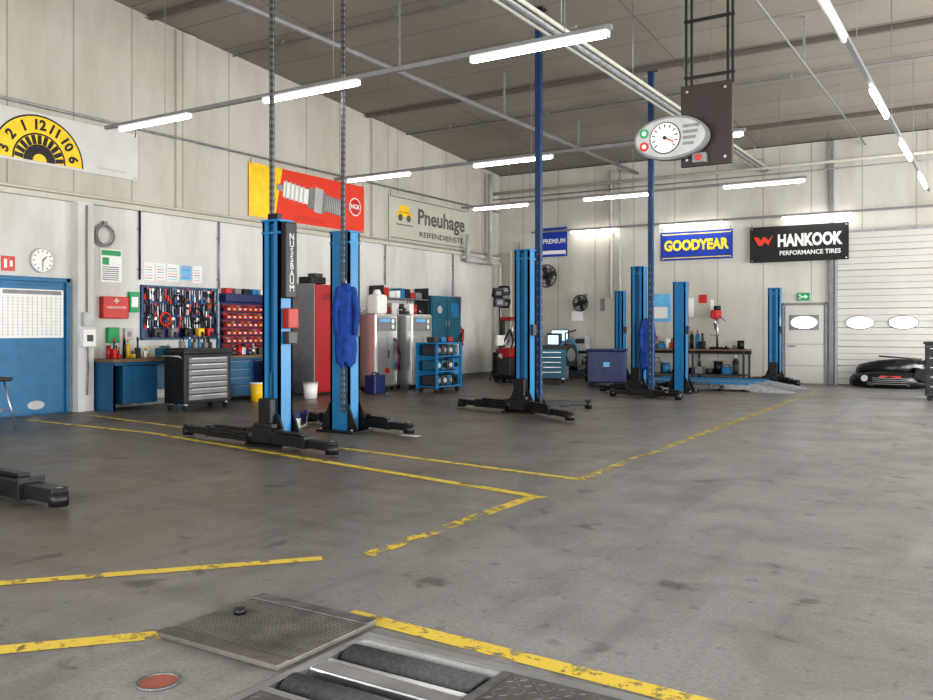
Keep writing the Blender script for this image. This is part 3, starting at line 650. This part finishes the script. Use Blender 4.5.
def acunit(loc,w=.78,h=1.9):
    b=B(); b.bb(-.6,0,0,w,.1,h,STAIN,.04)
    b.M=F; b.bb(.05,w-.05,.18,h-.55,0,.015,STAIN,.01); b.bb(.08,w-.08,h-.42,h-.1,0,.02,GR,.01)
    b.bb(.14,w-.36,h-.2,h-.12,.02,.03,LBL)
    for k in range(2): b.prism(disc(20,.06,cx=w-.24+.0,cy=h-.18-.14*k),.02,.035,WH); b.prism(disc(20,.07,cx=w-.24+.0,cy=h-.18-.14*k),.02,.03,DGR)
    b.bb(w/2-.01,w/2+.01,.2,h-.6,.015,.02,GR); b.bb(w/2+.04,w/2+.06,.8,1.0,.015,.04,BLACK); b.box((w/2,.5,.02),(.2,.12,.01),RED)
    b.M=Matrix()
    for x in (-.5,-.1):
        for y in (.1,w-.1): b.cyl((x,y-.02,.05),(x,y+.02,.05),.05,RUB)
    for k in range(3): b.tube([(.02,w-.1-.05*k,1.3),(.08,w-.05*k,.9),(.06,w-.08*k,.5),(.02,w-.1,.7)],.014,[BLACK,RED,BLUE][k],6)
    b.tube([(-.5,.06,h-.02),(-.5,.06,h+.12),(-.5,w-.06,h+.12),(-.5,w-.06,h-.02)],.015,STEEL)
    return b.done('air_conditioning_service_station',loc)
acunit((-12.95,16.5,0),.9); acunit((-12.65,17.6,0),.9)
b=B(); b.box((0,0,.24),(.36,.4,.48),WH,.07); b.cyl((0,0,.46),(0,0,.6),.12,WH,20,.07); b.done('fluid_tank',(-13.25,16.95,1.902))
clutter('service_bottles',-13.1,-12.85,17.65,18.45,1.9,4,41,[RED,DGR,WH,RED],.5,.14)
b=B(); b.bb(XW+.03,XW+.5,18.3,18.34,0,2.7,DGR); b.bb(XW+.03,XW+.5,20.4,20.44,0,2.7,DGR)
random.seed(77)
for z in (.15,.7,1.25,1.8,2.35):
    b.bb(XW+.03,XW+.5,18.3,20.44,z,z+.03,GR)
    y=18.42
    while y<20.15:
        w=random.uniform(.18,.34); h=random.uniform(.2,.42); 
        if z>2.3: h*=.7
        b.box((XW+.28,y+w/2,z+.035+h/2),(.34,w*.92,h),random.choice([RED,BLACK,DGR,BLUE,REDB,TEAL,GR,WH]),.015); y+=w+.02
b.done('storage_shelf')
b=B(); w=1.05
for y in (-w/2,w/2):
    for x in (-.55,0): b.bb(x-.025,x+.025,y-.025,y+.025,.1,1.2,BLUE)
for z in (.14,.5,.86,1.17): b.bb(-.57,.02,-w/2,w/2,z,z+.03,BLUE,.004)
b.bb(-.57,-.55,-w/2,w/2,.14,1.2,BLUE)
random.seed(11)
for z in (.17,.53,.89):
    for i in range(4):
        y=-w/2+.15+i*.25; m=random.choice([DGR,BLACK,BLUE,DGR,TEAL]); b.box((-.25,y,z+.13),(.4,.2,.24),m,.02); b.cyl((-.05,y,z+.13),(-.01,y,z+.13),.06,random.choice([BLACK,LGR,GR]),18)
for i in range(3): b.box((-.25,-.3+i*.3,1.27),(.25,.2,.12),[DGR,BLUE,REDB][i],.02)
for x in (-.5,-.05):
    for y in (-w/2+.08,w/2-.08): b.cyl((x,y-.02,.06),(x,y+.02,.06),.06,RUB)
b.done('equipment_trolley',(-11.35,17.3,0))
b=B(); b.bb(0,.45,20.6,22.2,1.0,2.5,TEAL,.01); b.M=frame((.45,0,0),(0,1,0),(0,0,1),(1,0,0))
b.bb(20.63,21.38,1.03,2.47,0,.02,TEAL,.005); b.bb(21.42,22.17,1.03,2.47,0,.02,TEAL,.005); b.bb(21.3,21.33,1.6,1.8,.02,.05,STEEL); b.bb(21.47,21.5,1.6,1.8,.02,.05,STEEL)
b.prism(disc(20,.12,cx=21.0,cy=2.1),.02,.04,LGR); b.bb(21.6,22.0,1.9,2.3,.02,.03,BLUE); b.M=Matrix(); b.bb(0,.5,20.6,22.2,0,1.0,DGR,.01)
b.done('wall_cabinet',(XW+.03,0,0))
b=B(); b.M=LW_; b.box((22.75,2.3,.02),(.35,.5,.02),RED,.004); b.box((22.75,2.3,.032),(.15,.3,.004),WH); b.done('fire_extinguisher_sign')
b=B(); b.M=LW_; b.cyl((22.75,1.0,.12),(22.75,1.45,.12),.09,RED); b.sph((22.75,1.45,.12),.09,RED); b.cyl((22.75,1.5,.12),(22.75,1.6,.12),.03,BLACK); b.tube([(22.75,1.57,.12),(22.9,1.5,.14),(22.88,1.15,.14)],.015,BLACK); b.box((22.75,1.25,.02),(.1,.4,.04),GR); b.done('fire_extinguisher')
b=B()
for a in range(3): t=a*2.1; b.tube([(0,0,.9),(.35*math.cos(t),.35*math.sin(t),0)],.015,BLACK,6)
b.cyl((0,0,.5),(0,0,2.7),.02,BLACK); b.bb(-.02,.02,-.35,.35,2.25,2.3,BLACK); 
for y,z,a in ((-.2,2.6,.3),(.2,2.68,-.3),(-.12,2.32,.1),(.2,2.3,.5)):
    R=Matrix.Rotation(-.6,3,'Z')@Matrix.Rotation(a,3,'Y')
    b.box((.05,y,z),(.12,.34,.28),BLACK,.03,R); b.box(Vector((.05,y,z))+R@Vector((.062,0,0)),(.01,.18,.12),GR,.01,R)
b.done('work_light_stand',(-12.75,22.2,0))
b=B(); b.bb(-.3,.3,-.3,.3,.1,.2,BLACK,.02); b.box((0,0,.45),(.45,.45,.5),DGR,.04); b.box((0,0,.85),(.4,.4,.3),REDB,.05); b.cyl((-.15,-.2,.7),(.1,.2,1.15),.09,LGR); b.tube([(.1,-.2,.5),(.25,-.1,1.2),(.0,.15,1.5),(-.2,.1,1.1)],.03,BLACK)
for x in (-.22,.22):
    for y in (-.22,.22): b.cyl((x,y-.02,.06),(x,y+.02,.06),.06,RUB)
b.box((-.2,0,1.2),(.1,.5,.3),WH,.02)
b.done('workshop_vacuum',(-12.1,21.5,0))
b=B(); b.box((0,0,.4),(.7,.6,.8),DGR,.04); b.cyl((0,0,.8),(0,0,.9),.35,GR,28); b.cyl((0,0,.9),(0,0,.96),.12,STEEL,20)
b.box((-.3,.25,1.1),(.14,.14,1.6),DGR,.02); b.box((-.1,.2,1.85),(.55,.12,.12),REDB,.02); b.cyl((.12,.15,1.85),(.12,.15,1.15),.03,STEEL); b.sph((.12,.15,1.12),.06,BLACK)
b.tube([(.35,-.2,.2),(.45,-.1,.6),(.4,.1,1.0)],.04,BLACK); b.box((.3,-.35,.08),(.3,.2,.1),BLACK,.02)
b.done('tyre_changer',(-13.3,23.6,0))
b=B(); b.box((0,0,.45),(.9,.5,.9),GR,.06); b.box((0,.1,1.15),(.5,.12,.5),DGR,.02); b.box((0,.03,1.2),(.4,.01,.28),GLOW); b.cyl((.45,0,.75),(.65,0,.75),.04,STEEL); b.cyl((.5,0,.75),(.7,0,.75),.33,RUB,32); b.cyl((.69,0,.75),(.71,0,.75),.2,STEEL,24)
b.tube([(.3,.25,.9),(.3,.25,1.4),(.7,.25,1.5)],.02,BLACK); b.ring((.6,0,.75),.45,.03,BLUE,20,0,math.pi,u=(0,1,0),v=(0,0,1)); b.done('wheel_balancer',(-11.75,23.7,0),-.2)
b=B()
for k in range(4):
    z=.11+k*.215
    b.cyl((0,0,z-.1),(0,0,z-.05),.27,RUB,28,.31); b.cyl((0,0,z-.05),(0,0,z+.05),.31,RUB,28); b.cyl((0,0,z+.05),(0,0,z+.1),.31,RUB,28,.27)
b.cyl((0,0,.85),(0,0,.87),.18,STEEL,20); b.done('tyre_stack',(-10.0,22.95,0))
b=B(); b.cyl((0,0,0),(0,0,.75),.2,BLUE,20,.18); b.box((0,0,.95),(.3,.3,.35),LGR,.04); b.tube([(0,.1,1.1),(.1,.25,1.4),(.15,.1,.8)],.02,BLACK); b.done('oil_drainer',(-12.8,19.75,0))
def fan(x,z,r=.3):
    b=B(); b.box((0,.0,0),(.08,.28,.08),BLACK); b.cyl((0,-.22,0),(0,-.36,0),.08,BLACK); b.ring((0,-.3,0),r,.018,BLACK,28); b.ring((0,-.36,0),r*.7,.01,BLACK,24)
    for i in range(16): a=i*math.pi/8; b.cyl((0,-.37,0),(r*math.cos(a),-.3,r*math.sin(a)),.006,BLACK,5)
    for i in range(4):
        a=i*math.pi/2+.3; b.box((r*.5*math.cos(a),-.28,r*.5*math.sin(a)),(r*.8,.01,r*.45),DGR,.003,Matrix.Rotation(-a,3,'Y'))
    b.bb(-.05,.05,.06,.14,-.1,.3,GR)
    return b.done('wall_fan',(x,YB-.14,z))
fan(-12.6,3.25,.36); fan(-11.4,2.35,.25)
toolcart('tool_cart',(-10.85,21.8,0),-math.pi/2+.5,.85,.5,1.02,TEAL,TEAL,5)
b=B(); b.bb(-.5,.5,-.35,.35,.12,.95,NAVY,.03); b.bb(-.54,.54,-.39,.39,.95,1.0,NAVY,.02)
for x in (-.35,0,.35): b.bb(x-.02,x+.02,-.37,-.35,.15,.93,NAVY)
for x in (-.4,.4):
    for y in (-.28,.28): b.cyl((x,y-.02,.06),(x,y+.02,.06),.06,RUB)
b.box((.0,-.372,.6),(.16,.01,.12),LBL,.003); b.tube([(-.5,-.2,.8),(-.6,-.2,.85),(-.6,.2,.85),(-.5,.2,.8)],.02,STEEL)
b.done('waste_container',(-8.95,21.3,0),.35)
def table(x0,x1,y0,y1,h,top,leg,name):
    b=B(); b.bb(x0,x1,y0,y1,h-.05,h,top,.006); b.bb(x0+.05,x1-.05,y0+.05,y1-.05,.2,.23,leg)
    n=max(2,int((x1-x0)/1.3)+1)
    for i in range(n):
        x=x0+.05+(x1-x0-.1)*i/(n-1)
        for y in (y0+.05,y1-.05): b.bb(x-.025,x+.025,y-.025,y+.025,0,h-.05,leg)
    b.bb(x0,x1,y1-.03,y1,h-.15,h-.05,leg)
    return b.done(name)
table(-9.2,-6.2,24.6,25.35,.95,WOOD,DGR,'workbench'); table(-12.9,-10.9,24.7,25.35,.9,LGR,BLUEB,'workbench')
def clutx2(name,x0,x1,y,z,n,seed,pal,hm):
    o=clutter(name,-.1,.1,0,x1-x0,0,n,seed,pal,hm,.16)
    o.rotation_euler=(0,0,-math.pi/2); o.location=(x0,y,z); return o
clutx2('bench_tools',-9.0,-7.4,25.0,.95,9,51,[DGR,GR,RED,BLUE,WH,BLACK],.65); clutx2('bench_tools',-6.9,-6.3,25.0,.95,3,52,[DGR,GR,BLUE,BLACK],.4)
clutx2('stored_parts',-9.0,-6.4,24.95,.23,10,53,[DGR,BLACK,BLUE,GR],.6); clutx2('stored_parts',-12.7,-11.0,25.0,.23,7,54,[DGR,BLUE,GR,BLACK],.6)
b=B(); b.box((0,0,.03),(.3,.35,.06),BLACK,.01); b.cyl((0,.1,.06),(0,.1,1.05),.035,STEEL); b.box((0,-.02,1.0),(.22,.42,.25),RED,.04); b.cyl((0,-.12,.9),(0,-.12,.65),.04,STEEL); b.cyl((0,-.12,.65),(0,-.12,.55),.02,BLACK); b.box((0,-.05,.4),(.25,.25,.03),GR); b.cyl((.11,-.05,.95),(.3,-.15,.8),.01,BLACK); b.cyl((0,.1,1.1),(0,.1,1.25),.1,BLACK); b.done('drill_press',(-7.1,24.95,.952))
b=B(); b.box((0,0,.02),(.25,.2,.03),BLACK); b.box((0,.02,.15),(.05,.04,.25),BLACK); b.box((0,0,.42),(.62,.05,.38),BLACK,.01); b.box((0,-.027,.42),(.57,.004,.33),GLOW); b.done('computer_monitor',(-12.1,24.95,.902))
b=B(); b.box((0,0,.2),(.4,.35,.4),LGR,.02); b.box((0,-.18,.25),(.3,.01,.15),DGR); b.done('printer',(-11.35,25.0,.902))
b=B(); b.M=BW_
b.bb(-9.3,-8.6,1.75,2.6,0,.02,LBL); b.bb(-9.2,-8.7,1.85,2.2,.02,.024,WH); b.bb(-8.3,-7.9,1.9,2.45,0,.01,PAPER); b.bb(-7.75,-7.5,2.3,2.55,0,.01,RED); b.bb(-7.4,-7.3,2.0,2.4,0,.01,PAPER); b.bb(-11.9,-11.5,1.8,2.1,0,.01,PAPER); b.bb(-10.9,-10.75,2.1,2.5,0,.01,GR)
b.done('wall_posters')
def ramp(y):
    b=B(); b.M=frame((0,0,0),(1,0,0),(0,0,1),(0,-1,0))
    b.prism([(-4.3,0.0),(-4.3,.012),(-5.2,.17),(-8.2,.17),(-8.2,.05),(-5.3,.05),(-5.2,0)],-.27,.27,GALV)
    b.M=Matrix()
    for s in (-.27,.27): b.bb(-8.2,-5.25,s-.02,s+.02,.17,.2,BLUE)
    for i in range(14): b.bb(-8.1+i*.2,-8.0+i*.2,-.2,.2,.17,.176,DGR)
    for x in (-8.0,-5.6): b.bb(x-.15,x+.15,-.22,.22,0,.05,BLACK)
    return b.done('drive_on_ramp',(0,y,0))
ramp(21.5); ramp(23.1)
b=B(); random.seed(2)
def bumper(z,w,d,m,tilt,yo):
    n=24; prof=[(0,0),(.06,.05),(.09,.16),(.07,.3),(.0,.42),(-.05,.42),(.0,.28),(.03,.15),(-.02,.02)]
    rows=[]
    for i in range(n+1):
        a=-1+2*i/n; x=a*w/2; yy=-d*math.cos(a*math.pi/2)**.6 if abs(a)<1 else 0
        nx=a**3; ny=-(1-abs(a)**3)
        rows.append([b.bm.verts.new((x+p*nx,yo+yy+p*ny,z+q*(1-.25*a*a)+tilt*a)) for p,q in prof])
    for r,s in zip(rows,rows[1:]):
        for k in range(len(prof)): b.bm.faces.new((r[k],r[(k+1)%len(prof)],s[(k+1)%len(prof)],s[k]))
    b.bm.faces.new(rows[0]); b.bm.faces.new(rows[-1][::-1]); b._f([v for r in rows for v in r],m,True)
GLB=mat('gloss_black',(.008,.008,.009),.25)
bumper(.02,1.9,.55,GLB,0,.3); bumper(.33,1.6,.45,GLB,.06,.32)
b.box((0,.3,.2),(1.3,.3,.4),BLACK,.05); b.box((-.05,.0,.12),(1.0,.5,.12),DGR,.03); b.cyl((-.6,-.2,.25),(-.6,-.27,.25),.08,LGR); b.box((.0,-.3,.3),(.5,.04,.06),RED,.01)
b.box((.45,.15,.6),(.9,.3,.08),GLB,.03,Matrix.Rotation(-.3,3,'Y')); b.cyl((.7,.1,.75),(-.3,.15,.82),.02,DGR); b.box((.7,-.1,.35),(.35,.2,.3),BLACK,.04,Matrix.Rotation(.4,3,'Y'))
for k in range(4): b.box((0,-.33,.12+k*.05),(.8,.02,.015),GR)
b.done('car_front_bumpers',(-2.5,24.6,0))
b=B(); b.bb(-.3,.3,-.3,.3,.1,1.2,DGR,.02); b.bb(-.33,.33,-.33,.33,1.2,1.25,BLACK,.01)
for k in range(5): b.bb(-.27,.27,-.32,-.3,.15+k*.2,.32+k*.2,BLACK,.005); b.bb(-.2,.2,-.335,-.32,.3+k*.2,.31+k*.2,STEEL)
for x in (-.22,.22):
    for y in (-.22,.22): b.cyl((x,y-.02,.05),(x,y+.02,.05),.05,RUB)
b.done('tool_cabinet',(-1.15,20.9,0))
b=B()
for x,y in ((-.22,-.25),(.22,-.25),(-.22,.25),(.22,.25)): b.tube([(x*.5,y*.5,.75),(x,y,0)],.014,STEEL,8)
b.box((0,0,.77),(.42,.42,.06),BLACK,.02); b.box((-.2,0,1.15),(.06,.44,.7),BLACK,.03); b.ring((0,0,.3),.22,.01,STEEL,20,u=(1,0,0),v=(0,1,0))
b.done('workshop_stool',(-12.72,7.05,0))

# ------------------------------------------------------------------ camera / light
cam=bpy.data.cameras.new('camera'); co=bpy.data.objects.new('camera',cam); scene.collection.objects.link(co)
cam.sensor_width=36; cam.lens=860/933*36; cam.shift_y=-20/933
co.location=(0,0,1.5); co.rotation_euler=(math.pi/2,0,math.radians(32.08)); scene.camera=co
def area(name,loc,rot,sx,sy,p,col=(1,1,1)):
    l=bpy.data.lights.new(name,'AREA'); l.shape='RECTANGLE'; l.size=sx; l.size_y=sy; l.energy=p; l.color=col
    o=bpy.data.objects.new(name,l); o.location=loc; o.rotation_euler=rot; scene.collection.objects.link(o)
for y in (-1.5,4.5,10.5,16.5,22): area('daylight_door',(5.9,y,2.15),(0,math.radians(90),0),4.2,4,{16.5:760,22:1050}.get(y,550),(1,.99,.975))
for x in (-9,-3,3): area('daylight_door',(x,-4.9,2.15),(math.radians(90),0,0),4,4.2,500,(1,.99,.975))
w=bpy.data.worlds.new('sky'); scene.world=w; w.use_nodes=True; bg=w.node_tree.nodes['Background']; 
sky=w.node_tree.nodes.new('ShaderNodeTexSky'); sky.sky_type='HOSEK_WILKIE'; w.node_tree.links.new(sky.outputs[0],bg.inputs[0]); bg.inputs[1].default_value=1.0
scene.view_settings.view_transform='Standard'; scene.view_settings.exposure=0.05
for lk in ('Medium High Contrast','Standard - Medium High Contrast'):
    try: scene.view_settings.look=lk; break
    except Exception: pass
